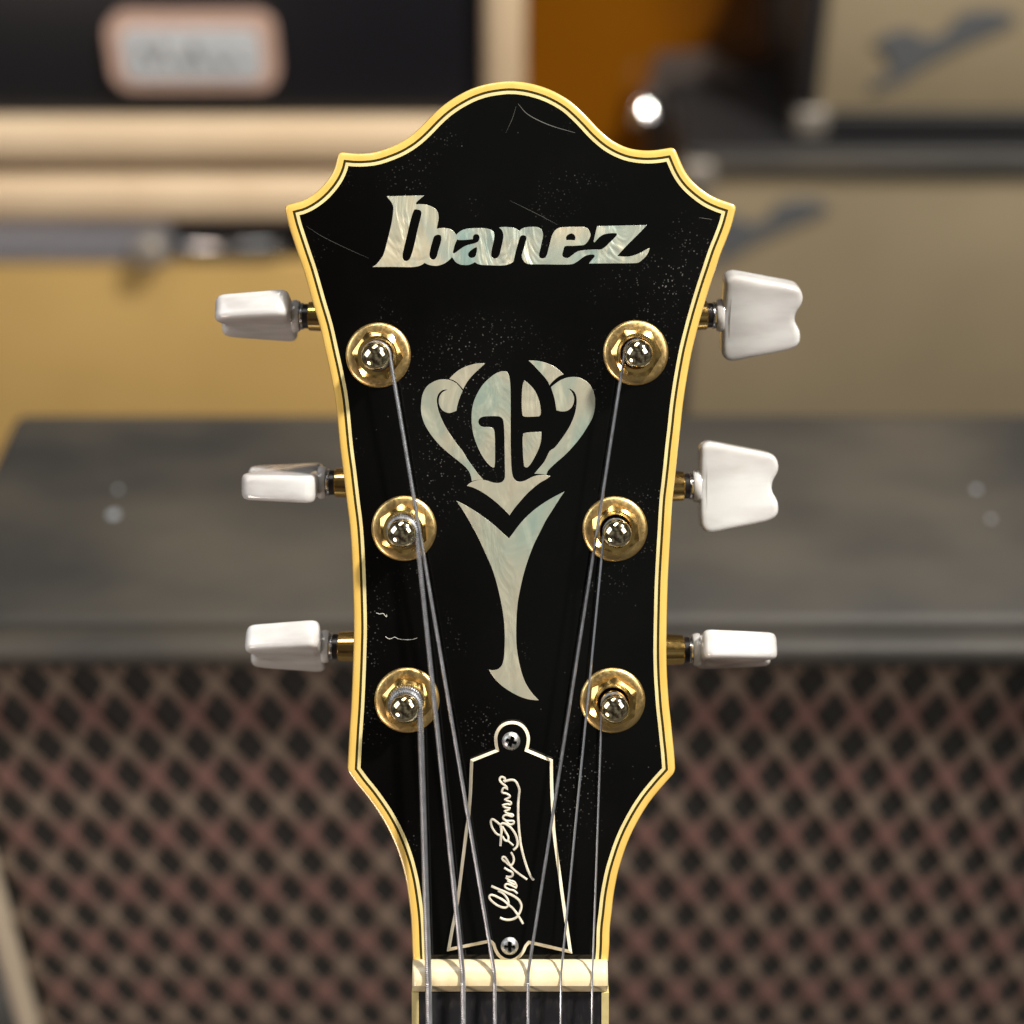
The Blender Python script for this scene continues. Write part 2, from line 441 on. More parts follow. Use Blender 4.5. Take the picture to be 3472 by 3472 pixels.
hb = PX * 0.265 / 2
for fam in (1, -1):
    yb = 0.0014 if fam == 1 else 0.0004
    for i in range(-40, 41):
        # centre line x = nx + i*PX + fam*(z-nz)*PX/PZ, clipped to the grille opening
        c0 = nx + i * PX
        def xat(z): return c0 + fam * (z - nz) * PX / PZ
        def zat(x): return nz + fam * (x - c0) * PZ / PX
        lo_x, hi_x = gx0 + hb, gx1 - hb
        za, zb = sorted((zat(lo_x), zat(hi_x)))
        za, zb = max(za, gz0), min(zb, gz1)
        if zb - za < 0.01: continue
        V = []
        for y in (yb, yb + 0.0009):
            for z in (za, zb):
                for s in (-1, 1): V.append((xat(z) + s * hb, y, z))
        Fc = [(0, 1, 3, 2), (4, 6, 7, 5), (0, 2, 6, 4), (1, 5, 7, 3), (0, 4, 5, 1), (2, 3, 7, 6)]
        link('weave_band', mesh('weave_band', V, Fc, False), B['band'], amp)
for fx in (-0.22, 0.22):
    pass
# pale scuffs on the top
for sx_, sy_, r_ in ((385, 1745, 0.0028), (400, 1660, 0.0013), (3310, 1660, 0.0018), (3360, 1760, 0.0015)):
    v = ROT @ (W(sx_, sy_, 0) - Vector((0, -D, 0)))
    t = (ATOP + ZN - CAMZ) / v.z
    p = cam.location + v * t
    V, Fc = lathe([(r_, 0), (r_ * 0.9, 0.0004), (0, 0.0006)], Vector((p.x + ox, p.y - GY, ATOP)), UP, X3, Vector((0, 1, 0)), 16)
    link('scuff', mesh('scuff', V, Fc), B['plate'], amp)

place(amp, KN)

# ---- cream amplifier head on a cream cabinet with a mustard grille
CY = CAMY + 1.05
def dz(d): return CAMZ - d - ZF
hx0, hx1 = -0.62, 0.012
cw = (hx1 - hx0) / 2; cxm = (hx0 + hx1) / 2
cab = empty('speaker_cabinet', (cxm, CY, ZF), 'cream covered speaker cabinet with mustard grille cloth under a cream amplifier head', 'speaker cabinet')
ct = dz(0.541)
def cb(n, x0, x1, y0, y1, z0, z1, m, bev=0.0, parent=cab): return link(n, box(x0, x1, y0, y1, z0, z1, bev, 3, n), m, parent)
cb('shell', -cw, cw, 0.03, 0.30, 0.0, ct, B['cream'], 0.012)
cb('top_rail', -cw, cw, -0.006, 0.0295, dz(0.578), ct - 0.001, B['cream'], 0.010)
cb('side_rail', -cw, -cw + 0.03, -0.006, 0.0295, 0.0, dz(0.5785), B['cream'], 0.008)
cb('side_rail', cw - 0.03, cw, -0.006, 0.0295, 0.0, dz(0.5785), B['cream'], 0.008)
cb('control_panel', -cw + 0.031, cw - 0.031, 0.008, 0.0295, dz(0.616), dz(0.579), B['panel'], 0.001)
cb('metal_panel', -cw + 0.031, -0.262 - cxm, 0.002, 0.0078, dz(0.6155), dz(0.5795), B['grey_metal'], 0.001)
cb('chrome_trim', -0.255 - cxm, cw - 0.19, 0.0, 0.0075, dz(0.612), dz(0.598), B['chrome'], 0.003)
cb('grille_cloth', -cw + 0.031, cw - 0.031, 0.004, 0.0295, 0.03, dz(0.617), B['mustard'], 0.001)
cb('bottom_rail', -cw + 0.031, cw - 0.031, -0.006, 0.0295, 0.0, 0.0295, B['cream'], 0.006)
V, Fc = lathe([(0.013, 0), (0.013, 0.012), (0.009, 0.016), (0, 0.017)], Vector((-0.279 - cxm, 0.0018, dz(0.602))), FR, X3, UP, 24)
link('panel_knob', mesh('panel_knob', V, Fc), B['corner'], cab)  # unlit metal knob added for the pale spot on the control panel

head = empty('amplifier_head', (cxm, CY, ct + ZF), 'cream framed amplifier head with black front and silver name plate', 'amplifier')
hz0 = dz(0.530) - ct; hh = 0.26
def hb_(n, x0, x1, y0, y1, z0, z1, m, bev=0.0, parent=head): return link(n, box(x0, x1, y0, y1, z0, z1, bev, 3, n), m, parent)
hb_('shell', -cw, cw, 0.03, 0.24, hz0, hz0 + hh, B['cream'], 0.012)
hb_('bottom_rail', -cw, cw, -0.002, 0.0295, hz0, dz(0.496) - ct, B['cream'], 0.010)
hb_('side_rail', cw - 0.030, cw, -0.002, 0.0295, dz(0.4955) - ct, hz0 + hh, B['cream'], 0.008)
hb_('side_rail', -cw, -cw + 0.030, -0.002, 0.0295, dz(0.4955) - ct, hz0 + hh, B['cream'], 0.008)
hb_('front_panel', -cw + 0.0305, cw - 0.0305, 0.014, 0.0295, dz(0.4955) - ct, hz0 + hh - 0.031, B['panel'], 0.001)
hb_('top_rail', -cw + 0.0305, cw - 0.0305, -0.002, 0.0295, hz0 + hh - 0.0305, hz0 + hh, B['cream'], 0.008)
for fx in (-0.26, 0.26):
    for fy in (0.05, 0.20):
        V, Fc = lathe([(0.014, 0.0), (0.014, hz0 + 0.001)], Vector((fx, fy, 0)), UP, X3, Vector((0, 1, 0)), 20)
        link('foot', mesh('foot', V, Fc), B['tolex_dark'], head)
def rounded(name, x0, x1, z0, z1, r, yb, yf, m, parent):
    P = []
    for cx_, cz_, a0 in ((x1 - r, z1 - r, 0), (x0 + r, z1 - r, 90), (x0 + r, z0 + r, 180), (x1 - r, z0 + r, 270)):
        for k in range(7): P.append((cx_ + r * math.cos(R(a0 + 15 * k)), cz_ + r * math.sin(R(a0 + 15 * k))))
    n_ = len(P); V = [(x, y, z) for y in (yb, yf) for x, z in P]
    Fc = [(k, (k + 1) % n_, n_ + (k + 1) % n_, n_ + k) for k in range(n_)] + [tuple(range(n_)), tuple(range(n_, 2 * n_))[::-1]]
    return link(name, mesh(name, V, Fc, False), m, parent)
pl = rounded('name_plate', -0.291 - cxm, -0.169 - cxm, dz(0.4705) - ct, dz(0.4115) - ct, 0.015, 0.0135, 0.004, B['plate_rim'], head)
rounded('plate_face', -0.280 - cxm, -0.180 - cxm, dz(0.461) - ct, dz(0.421) - ct, 0.008, 0.0038, 0.0015, B['plate_face'], pl)
pts = [(-0.270, 0.451), (-0.264, 0.432), (-0.258, 0.449), (-0.251, 0.430), (-0.246, 0.452), (-0.238, 0.440), (-0.232, 0.451),
       (-0.228, 0.430), (-0.222, 0.451), (-0.214, 0.441), (-0.207, 0.450), (-0.199, 0.441), (-0.191, 0.450)]
V, Fc = tube([Vector((x - cxm, 0.0005, dz(z) - ct)) for x, z in pts], 0.0010, 6)
link('script_lettering', mesh('script_lettering', V, Fc), B['logo_grey'], pl)

place(cab, KF); place(head, KF)

# ---- two tan amplifiers stacked on the right
def tan_amp(name, label, x0, x1, yf, z0, z1, rail, side, logo):
    e = empty(name, ((x0 + x1) / 2, yf, z0), label, 'amplifier')
    hw_ = (x1 - x0) / 2; h = z1 - z0
    def q(n, a, b, c, d_, f, g, m, bev=0.0, parent=e): return link(n, box(a, b, c, d_, f, g, bev, 3, n), m, parent)
    q('cabinet', -hw_, hw_, 0.014, 0.26, 0, h, B['tolex_dark'], 0.008)
    q('grille_cloth', -hw_ + side, hw_ - side, 0.002, 0.0135, rail, h - rail, B['tan'], 0.001)
    q('top_rail', -hw_, hw_, -0.004, 0.0135, h - rail + 0.0005, h - 0.0005, B['tolex'], 0.004)
    q('bottom_rail', -hw_, hw_, -0.004, 0.0135, 0.0005, rail - 0.0005, B['tolex_dark'], 0.004)
    for sgn in (-1, 1):
        a, b = sorted((sgn * hw_, sgn * (hw_ - side + 0.0005)))
        q('side_rail', a, b, -0.004, 0.0135, rail, h - rail, B['tolex_dark'], 0.003)
        for zz in (0.0, h - 0.028):
            a2, b2 = sorted((sgn * (hw_ + 0.002), sgn * (hw_ - 0.026)))
            q('corner_protector', a2, b2, -0.008, 0.012, zz + 0.0005, zz + 0.0275, B['corner'], 0.006)
    # script shaped badge: raised metal plate on the cloth
    c0x, c0z, sc = logo
    shp = [(0, 0.60), (0.10, 0.72), (0.27, 0.75), (0.36, 0.64), (0.50, 0.72), (0.58, 0.93), (0.72, 1.0), (0.95, 0.97), (1.0, 0.86),
           (0.86, 0.74), (0.66, 0.58), (0.42, 0.36), (0.24, 0.14), (0.05, 0.0), (0.02, 0.08), (0.16, 0.26), (0.10, 0.46)]
    sm = smooth_loop(shp, True, 3, 70)
    V = []; n = len(sm)
    for y in (0.0016, -0.0014):
        V += [(c0x + p.x * sc - (x0 + x1) / 2, y, c0z + p.y * sc * 0.62 - z0) for p in sm]
    Fc = [(i, (i + 1) % n, n + (i + 1) % n, n + i) for i in range(n)] + [tuple(range(n)), tuple(range(n, 2 * n))[::-1]]
    link('script_badge', mesh('script_badge', V, Fc, False), B['logo_grey'], e)
    place(e, KF)
    return e
TY = CAMY + 1.15
tan_amp('tan_amplifier', 'tan grille amplifier at the bottom of the right hand stack', 0.145, 0.78, TY, ZF, CAMZ - 0.575, 0.016, 0.016,
        (0.165, CAMZ - 0.678, 0.105))
tan_amp('tan_amplifier', 'tan grille amplifier sitting on top of another tan amplifier', 0.243, 0.85, TY + 0.043, CAMZ - 0.5745, CAMZ - 0.40, 0.022, 0.016,
        (0.300, CAMZ - 0.532, 0.113))

# ---- sunburst guitar leaning between the stacks
sg = empty('sunburst_guitar', (0.155, CAMY + 1.30, ZF), 'blurred amber sunburst guitar with brown pickguard standing between the amplifiers', 'guitar')
def burst():
    m = mat('amber_sunburst', (0.5, 0.2, 0.02), 0.12, 0, 0.6)
    nt = m.node_tree; b = nt.nodes['Principled BSDF']
    tc = nt.nodes.new('ShaderNodeTexCoord'); mp = nt.nodes.new('ShaderNodeMapping')
    mp.inputs['Location'].default_value = (0.42, 0, -(0.507 - ZF) * 3.0); mp.inputs['Scale'].default_value = (5.2, 0.0, 3.0)
    nt.links.new(tc.outputs['Object'], mp.inputs['Vector'])
    ln = nt.nodes.new('ShaderNodeVectorMath'); ln.operation = 'LENGTH'; nt.links.new(mp.outputs[0], ln.inputs[0])
    cr = nt.nodes.new('ShaderNodeValToRGB'); e = cr.color_ramp.elements
    e[0].position = 0.35; e[0].color = (0.20, 0.070, 0.003, 1); e[1].position = 1.0; e[1].color = (0.015, 0.006, 0.002, 1)
    k = e.new(0.66); k.color = (0.10, 0.034, 0.002, 1)
    nt.links.new(ln.outputs['Value'], cr.inputs[0]); nt.links.new(cr.outputs[0], b.inputs['Base Color'])
    return m
B['burst'] = burst()
prof = [(0.0, 0.0), (-0.11, 0.012), (-0.19, 0.07), (-0.215, 0.16), (-0.19, 0.25), (-0.145, 0.33), (-0.15, 0.41), (-0.165, 0.50), (-0.14, 0.60), (-0.07, 0.66), (0.0, 0.665)]
prof = prof + [(-x, z) for x, z in reversed(prof[1:-1])]
sm = smooth_loop(prof, True, 4, 80); n = len(sm); V = []
for y, s in ((0.0, 0.96), (0.006, 1.0), (0.06, 1.0), (0.066, 0.96)):
    V += [(p.x * s, y + 0.10 * p.y / 0.665, 0.33 + (p.y - 0.33) * s) for p in sm]
Fc = []
for a in range(3): Fc += [(a * n + i, a * n + (i + 1) % n, (a + 1) * n + (i + 1) % n, (a + 1) * n + i) for i in range(n)]
Fc += [tuple(range(n)), tuple(range(3 * n, 4 * n))[::-1]]
link('body', mesh('body', V, Fc), B['burst'], sg)
def sgp(px, py, dep):   # point on the front of the leaning body seen at a pixel
    v = ROT @ (W(px, py, 0) - Vector((0, -D, 0)))
    t = (CAMY + dep - cam.location.y) / v.y
    p = cam.location + v * t
    return Vector((p.x - 0.155, p.y - (CAMY + 1.30), p.z - ZF))
pgp = [sgp(*p) for p in ((2190, 330, 1.30), (2230, 200, 1.30), (2420, 190, 1.30), (2600, 330, 1.30), (2700, 620, 1.30), (2200, 620, 1.30))]
V = [p + Vector((0, o, 0)) for o in (0.010, 0.014) for p in pgp]; n = len(pgp)
Fc = [(i, (i + 1) % n, n + (i + 1) % n, n + i) for i in range(n)] + [tuple(range(n)), tuple(range(n, 2 * n))[::-1]]
link('pickguard', mesh('pickguard', V, Fc, False), B['guard'], sg)
kc = sgp(2210, 352, 1.285)
ka = Vector((0.27, -0.62, 0.74)).normalized(); kq = ka.orthogonal().normalized()  # dome shaped and tilted to throw the ceiling spot's glint at the camera
V, Fc = lathe([(0.007, -0.03), (0.012, -0.028), (0.0125, -0.004)] + [(0.036 * math.sin(R(a)), 0.036 * math.cos(R(a)) - 0.036) for a in range(19, 0, -2)] + [(0, 0.0)],
              Vector((kc.x, kc.y + 0.0, kc.z)), ka, kq, ka.cross(kq), 28)
link('knob', mesh('knob', V, Fc), B['chrome'], sg)
link('neck', box(-0.022, 0.022, 0.105, 0.125, 0.66, 1.02, 0.006, 3, 'neck'), M['maple'], sg)

place(sg, KF)

# ================================================================== the guitar
guitar = empty('electric_guitar', ROOT, 'black guitar headstock with yellowed binding, pearl inlays and gold tuners', 'guitar')
guitar.rotation_euler = (-TILT, 0, 0)

# ---------------- outline of the headstock (photograph pixels), bottom left, up and over, down to bottom right
a1, a2, a3 = (900, 200, 0.46584), (1700, 200, 0.46584), 0.36232
seg_lines = []
left_low = [(1399, 3262), (1396.5, 3218), (1394, 3153), (1390, 3095), (1378.5, 3012), (1369, 2965), (1356, 2917), (1338, 2867), (1317, 2820), (1295, 2780),
            (1269.5, 2741), (1240.5, 2701), (1208, 2661), (1176, 2617)]
left_side = [(1176, 2617), (1180, 2545), (1184, 2472), (1189, 2400), (1194, 2290), (1197, 2200), (1198.5, 2120), (1196, 2010), (1192, 1899), (1185, 1790), (1174, 1700),
             (1162, 1598), (1151, 1514), (1136, 1362), (1120, 1274), (1101, 1188), (1084, 1112), (1060, 1031)] + \
            Z(*a1, [(280, 1560), (240, 1440), (200, 1320), (165, 1210), (130, 1066)])
left_cove = Z(*a1, [(130, 1066), (250, 1035), (320, 1000), (385, 950), (440, 890), (480, 830), (505, 770), (528, 673)])
top_l = Z(*a1, [(528, 673), (620, 683), (700, 685), (790, 676), (870, 652), (960, 615), (1050, 560), (1130, 490), (1220, 398), (1300, 328), (1400, 262), (1500, 212), (1600, 180), (1700, 163)])
top_r = Z(*a2, [(60, 157), (150, 163), (230, 178), (320, 205), (410, 245), (500, 300), (570, 360), (640, 430), (710, 505), (790, 575), (870, 622), (950, 650), (1040, 662), (1120, 660), (1190, 650), (1263, 638)])
right_cove = Z(*a2, [(1263, 638), (1310, 750), (1345, 820), (1390, 880), (1450, 935), (1520, 985), (1600, 1022), (1718, 1062)])
right_side = Z(*a2, [(1718, 1062), (1680, 1210), (1640, 1320), (1600, 1420), (1560, 1540), (1520, 1660), (1480, 1790), (1440, 1930)]) + \
    Z(1700, 1000, a3, [(1790, 520), (1755, 700), (1725, 880), (1700, 1060), (1680, 1250), (1660, 1420), (1640, 1620), (1620, 1800)]) + \
    Z(1700, 1700, a3, [(1605, 0), (1590, 250), (1575, 500), (1562, 750), (1555, 1000), (1550, 1250), (1549, 1450), (1555, 1650), (1565, 1800)]) + \
    Z(1700, 2400, a3, [(1575, 0), (1590, 130), (1605, 280), (1620, 420), (1633, 608)])
right_low = Z(1700, 2400, a3, [(1633, 608), (1560, 688), (1480, 780), (1400, 880), (1330, 985), (1270, 1090), (1215, 1200), (1170, 1310), (1130, 1430), (1095, 1550), (1070, 1670), (1050, 1790)]) + \
    [(2075, 3099), (2069, 3150), (2067.5, 3200), (2066, 3231), (2063.5, 3262)]
segments = [left_low, left_side, left_cove, top_l + top_r, right_cove, right_side, right_low]
sharp = []; is_corner = []
for si, sgm in enumerate(segments):
    q = smooth_loop(sgm, False, 3, 170)
    if si: q = q[1:]
    for p in q: sharp.append(p); is_corner.append(False)
    if si < len(segments) - 1: is_corner[-1] = True
RC = 17.0
# drop points too close to a corner, then build matching rounded outer line and sharp inner lines
cidx = [i for i, c in enumerate(is_corner) if c]
keep = [i for i in range(len(sharp)) if is_corner[i] or all((sharp[i] - sharp[c]).length > 44 for c in cidx)]
sharp = [sharp[i] for i in keep]; is_corner = [is_corner[i] for i in keep]
NB = 6
outer = []; dup = []
for i, p in enumerate(sharp):
    if is_corner[i]:
        a = p + (sharp[i - 1] - p).normalized() * RC; b = p + (sharp[i + 1] - p).normalized() * RC
        for k in range(NB + 1):
            t = k / NB; outer.append(a * (1 - t) ** 2 + p * 2 * t * (1 - t) + b * t * t); dup.append(i)
    else: outer.append(p); dup.append(i)
def inner(d):
    o = offset_line(sharp, d, False); return [o[i] for i in dup]
Q26, Q35, Q46, Q52 = inner(26), inner(34.5), inner(45.5), inner(47)
def strip(rows):
    """rows = [(list of pixel points, height)]"""
    V = []; n = len(rows[0][0])
    for pts, h in rows: V += [Vector(((p.x - F0) * S, -h, (F1 - p.y) * S)) for p in pts]
    Fc = []
    for r in range(len(rows) - 1):
        for i in range(n - 1):
            q = (r * n + i, r * n + i + 1, (r + 1) * n + i + 1, (r + 1) * n + i)
            Fc.append(q)
    return V, Fc
def lerp(A, Bq, t): return [a.lerp(b, t) for a, b in zip(A, Bq)]
BACK = -0.0115
hs = link('headstock', fill('headstock', [[(p.x, p.y) for p in offset_line(sharp, 8, False)] ], BACK, -0.0012, 0), M['side'], guitar)
face_loop = [sharp_i for sharp_i in offset_line(sharp, 45.5, False)]
link('face_veneer', fill('face_veneer', [[(p.x, p.y) for p in face_loop]], -0.001, 0.0), M['lacquer'], hs)
V, Fc = strip([(lerp(outer, Q26, 0.10), -0.0048), (outer, -0.0042), (outer, -0.0010), (lerp(outer, Q26, 0.05), -0.00055), (lerp(outer, Q26, 0.16), -0.00022),
               (lerp(outer, Q26, 0.36), -0.00005), (lerp(outer, Q26, 0.62), 0.0), (Q26, 0.0), (Q26, -0.0009)])
link('binding', mesh('binding', V, Fc), M['binding'], hs)
V, Fc = strip([(Q26, -0.0008), (Q26, -0.00002), (Q35, -0.00002), (Q35, -0.0008)]); link('purfling', mesh('purfling', V, Fc, False), M['purfling'], hs)
V, Fc = strip([(Q35, -0.0008), (Q35, 0.00001), (Q46, 0.00001), (Q46, -0.0008)]); link('cream_stripe', mesh('cream_stripe', V, Fc, False), M['stripe'], hs)

# ---------------- logo inlay
c1 = (1250, 640, 0.2588); c2 = (1700, 680, 0.28468)
lo = Z(*c1, [(235, 98), (480, 93), (728, 88), (690, 120), (650, 155), (622, 185), (622, 204), (700, 203), (770, 213), (830, 235), (880, 270), (905, 310), (915, 370), (908, 440), (890, 525),
             (930, 517), (1000, 515), (1060, 525), (1105, 550), (1130, 580), (1145, 606), (1170, 580), (1210, 550), (1270, 528), (1350, 518), (1450, 515), (1540, 520), (1600, 535), (1635, 560),
             (1646, 595), (1645, 640), (1630, 720), (1612, 800), (1605, 870), (1620, 902), (1652, 917), (1690, 900), (1715, 860), (1735, 780), (1755, 690), (1765, 620), (1757, 570), (1738, 535), (1708, 507)])
lo += Z(*c2, [(30, 315), (80, 317), (150, 325), (190, 345), (215, 362), (245, 335), (300, 318), (380, 313), (440, 320), (475, 345), (492, 380), (495, 430), (480, 500), (460, 590), (447, 650), (455, 680),
              (485, 690), (525, 680), (545, 640), (560, 580), (580, 500), (595, 440), (615, 390), (650, 345), (700, 322), (780, 315), (900, 313), (985, 315), (1030, 335), (1050, 370), (1062, 410), (1045, 460),
              (1010, 510), (980, 530), (930, 535), (850, 540), (780, 540), (752, 548), (742, 575), (730, 620), (725, 650), (740, 675), (785, 685), (815, 672), (850, 645), (890, 615), (940, 597), (1020, 588),
              (1110, 583), (1200, 578), (1290, 500), (1360, 430), (1377, 405), (1370, 390), (1330, 388), (1270, 393), (1210, 408), (1170, 435), (1135, 470), (1108, 500), (1098, 490), (1110, 430), (1125, 370),
              (1140, 305), (1440, 298), (1732, 292), (1690, 340), (1600, 430), (1500, 530), (1420, 615), (1382, 660), (1450, 668), (1530, 665), (1600, 645), (1670, 615), (1720, 585), (1768, 563), (1750, 620),
              (1720, 665), (1680, 705), (1640, 735), (1600, 745), (1400, 748), (1042, 750), (1070, 715), (1105, 675), (1112, 658), (1100, 645), (1050, 645), (1010, 655), (960, 685), (900, 730), (860, 752),
              (810, 762), (700, 763), (500, 760), (380, 760), (330, 758), (290, 745), (258, 710), (243, 670), (250, 620), (270, 560), (285, 500), (298, 450), (292, 425), (265, 413), (240, 418), (222, 435),
              (210, 470), (190, 540), (170, 610), (155, 670), (145, 720), (120, 745), (80, 762), (30, 772)])
lo += Z(*c1, [(1700, 1007), (1600, 1003), (1500, 1000), (1440, 990), (1410, 975), (1390, 962), (1360, 980), (1310, 998), (1250, 1000), (1190, 990), (1140, 960), (1110, 920), (1090, 897), (1070, 920), (1030, 955),
              (980, 985), (910, 1008), (840, 1008), (780, 995), (735, 972), (700, 995), (640, 1018), (560, 1027), (480, 1027), (300, 1024), (48, 1026), (100, 990), (150, 930), (185, 880), (205, 830), (230, 740),
              (260, 620), (290, 500), (310, 390), (320, 300), (322, 240), (310, 200), (285, 160), (255, 125)])
holes = [Z(*c1, [(590, 290), (602, 272), (640, 272), (675, 285), (690, 310), (688, 350), (670, 420), (640, 540), (610, 680), (580, 800), (555, 880), (530, 930), (490, 948), (455, 930), (443, 890), (450, 830), (480, 700), (510, 580), (540, 450), (570, 340)]),
         Z(*c1, [(870, 615), (905, 603), (940, 610), (952, 640), (945, 700), (925, 770), (905, 840), (885, 900), (850, 928), (815, 915), (797, 880), (800, 830), (815, 760), (835, 690), (850, 640)]),
         Z(*c1, [(1148, 690), (1160, 662), (1185, 672), (1300, 668), (1365, 660), (1370, 620), (1395, 597), (1430, 600), (1452, 630), (1445, 675), (1415, 705), (1360, 722), (1290, 740), (1230, 770), (1180, 805), (1140, 835), (1115, 848), (1102, 838), (1112, 790), (1130, 730)]),
         Z(*c1, [(1410, 765), (1420, 778), (1415, 830), (1400, 880), (1370, 903), (1335, 905), (1308, 885), (1305, 850), (1325, 820), (1370, 785)]),
         Z(*c2, [(775, 472), (770, 440), (790, 410), (830, 393), (865, 405), (882, 440), (876, 474), (825, 470)])]
loops = [smooth_loop(lo, True, 3, 48)] + [smooth_loop(hl, True, 3, 60) for hl in holes]
link('logo_inlay', fill('logo_inlay', loops, -0.0005, 0.00006, 0.6), M['pearl_logo'], guitar)

# ---------------- emblem inlays
e1 = (1400, 1200, 0.33126); e2 = (1500, 1640, 0.39344)
inl = [
 Z(*e1, [(740, 97), (690, 95), (620, 105), (540, 130), (470, 165), (415, 210), (370, 256), (410, 268), (450, 293), (485, 328), (515, 362), (530, 330), (560, 280), (600, 230), (650, 180), (700, 135)]),
 Z(*e1, [(508, 378), (480, 340), (440, 300), (390, 272), (330, 260), (265, 265), (200, 290), (150, 325), (115, 375), (95, 430), (85, 500), (83, 580), (95, 650), (120, 720), (160, 790), (210, 860), (270, 930), (340, 995), (420, 1060),
         (490, 1115), (545, 1165), (580, 1215), (597, 1270), (603, 1305), (640, 1293), (720, 1286), (690, 1255), (650, 1205), (610, 1150), (560, 1080), (510, 995), (460, 935), (400, 850), (350, 775), (310, 700), (275, 620), (254, 550),
         (244, 480), (252, 432), (275, 393), (310, 369), (357, 366), (322, 380), (292, 403), (271, 440), (264, 490), (275, 535), (300, 575), (340, 598), (380, 605), (445, 583), (455, 530), (475, 460)]),
 Z(*e1, [(1413, 340), (1450, 310), (1500, 275), (1560, 248), (1630, 236), (1700, 242), (1760, 270), (1810, 315), (1845, 375), (1862, 440), (1865, 520), (1855, 600), (1830, 670), (1790, 740), (1740, 820), (1680, 900), (1610, 980),
         (1540, 1050), (1470, 1110), (1410, 1165), (1380, 1200), (1365, 1240), (1330, 1232), (1243, 1226), (1290, 1170), (1340, 1110), (1370, 1055), (1400, 995), (1450, 960), (1510, 885), (1570, 800), (1620, 710), (1655, 620), (1672, 540),
         (1676, 470), (1668, 420), (1645, 382), (1612, 360), (1588, 356), (1615, 377), (1638, 412), (1650, 460), (1643, 510), (1620, 553), (1580, 582), (1530, 590), (1470, 578), (1462, 530), (1450, 460), (1432, 400)]),
 Z(*e1, [(1183, 67), (1260, 70), (1340, 85), (1420, 115), (1490, 160), (1543, 210), (1500, 228), (1450, 265), (1420, 295), (1398, 322), (1380, 280), (1340, 230), (1290, 175), (1235, 115)]),
 Z(*e1, [(955, 178), (975, 200), (990, 250), (998, 350), (1000, 500), (1000, 700), (1000, 900), (1005, 1100), (1012, 1200), (1025, 1260), (1050, 1295), (1090, 1308), (1140, 1300), (1190, 1275), (1240, 1252), (1300, 1240), (1360, 1240),
         (1408, 1252), (1370, 1280), (1300, 1320), (1230, 1375), (1160, 1440), (1090, 1520), (1040, 1580), (990, 1652), (940, 1600), (870, 1535), (790, 1470), (700, 1410), (620, 1370), (552, 1350), (580, 1325), (630, 1300), (700, 1289),
         (750, 1295), (800, 1312), (860, 1322), (910, 1312), (935, 1285), (942, 1240), (940, 1100), (938, 950), (935, 800), (930, 720), (920, 670), (895, 645), (860, 638), (780, 638), (710, 645), (680, 665), (670, 695), (680, 725), (710, 745),
         (770, 748), (810, 755), (830, 780), (838, 850), (840, 950), (840, 1100), (835, 1160), (820, 1165), (790, 1145), (740, 1090), (690, 1010), (650, 920), (620, 830), (605, 740), (600, 650), (607, 560), (630, 470), (670, 385), (720, 310),
         (780, 250), (840, 205), (900, 180)]),
 Z(*e1, [(1140, 270), (1125, 310), (1117, 380), (1113, 480), (1115, 570), (1122, 630), (1145, 643), (1220, 643), (1290, 640), (1307, 620), (1307, 560), (1295, 490), (1270, 420), (1235, 360), (1190, 310)]),
 Z(*e1, [(1128, 815), (1170, 805), (1240, 800), (1315, 797), (1315, 850), (1305, 920), (1280, 990), (1245, 1060), (1210, 1120), (1175, 1160), (1155, 1163), (1138, 1150), (1130, 1080), (1125, 980), (1122, 880)]),
 Z(*e2, [(120, 147), (170, 170), (240, 210), (310, 255), (380, 305), (450, 360), (510, 415), (573, 472), (610, 425), (650, 370), (710, 300), (780, 235), (860, 175), (950, 120), (1053, 67), (1010, 130), (950, 225), (890, 320), (840, 420),
         (790, 520), (740, 650), (700, 780), (670, 910), (650, 1020), (640, 1130), (636, 1250), (638, 1380), (650, 1480), (670, 1580), (700, 1680), (740, 1760), (790, 1825), (832, 1868), (760, 1862), (680, 1840), (590, 1795), (510, 1740),
         (450, 1680), (415, 1630), (400, 1603), (440, 1608), (485, 1595), (515, 1560), (530, 1500), (535, 1420), (537, 1300), (530, 1180), (515, 1070), (490, 950), (460, 830), (420, 710), (380, 620), (330, 510), (270, 390), (210, 285), (160, 205)]),
]
for q in inl:
    link('pearl_inlay', fill('pearl_inlay', [smooth_loop(q, True, 3, 42)], -0.0005, 0.00006, 0.6), M['pearl'], guitar)

# ---------------- scratches in the lacquer
def flat_line(pts, wd, h, m, name, parent):
    P = smooth_loop(pts, False, 4, 170); V = []; Fc = []
    for i, p in enumerate(P):
        t = (P[min(i + 1, len(P) - 1)] - P[max(i - 1, 0)]).normalized(); nn = Vector((-t.y, t.x))
        ww = wd * (0.35 + 0.65 * math.sin(math.pi * i / (len(P) - 1)))
        for s in (-1, 1):
            q = p + nn * s * ww / 2; V.append(W(q.x, q.y, h))
        if i: Fc.append((2 * i - 2, 2 * i - 1, 2 * i + 1, 2 * i))
    return link(name, mesh(name, V, Fc, False), m, parent)
for pts, wd in (([(1757, 352), (1785, 384), (1830, 410), (1880, 430), (1950, 450)], 2.6),
                ([(1750, 360), (1738, 400), (1715, 450)], 0.8),
                ([(1728, 680), (1780, 705), (1840, 735), (1890, 762)], 0.8),
                ([(1040, 768), (1090, 800), (1160, 835), (1250, 876)], 0.7),
                ([(2370, 738), (2415, 744)], 1.3)):
    flat_line(pts, wd, 0.00003, M['scratch'], 'scratch', hs)
lint = empty('lint', ROOT, 'thin pale lint fibre lying on the black headstock beside the left tuners', 'lint')
lint.rotation_euler = (-TILT, 0, 0)
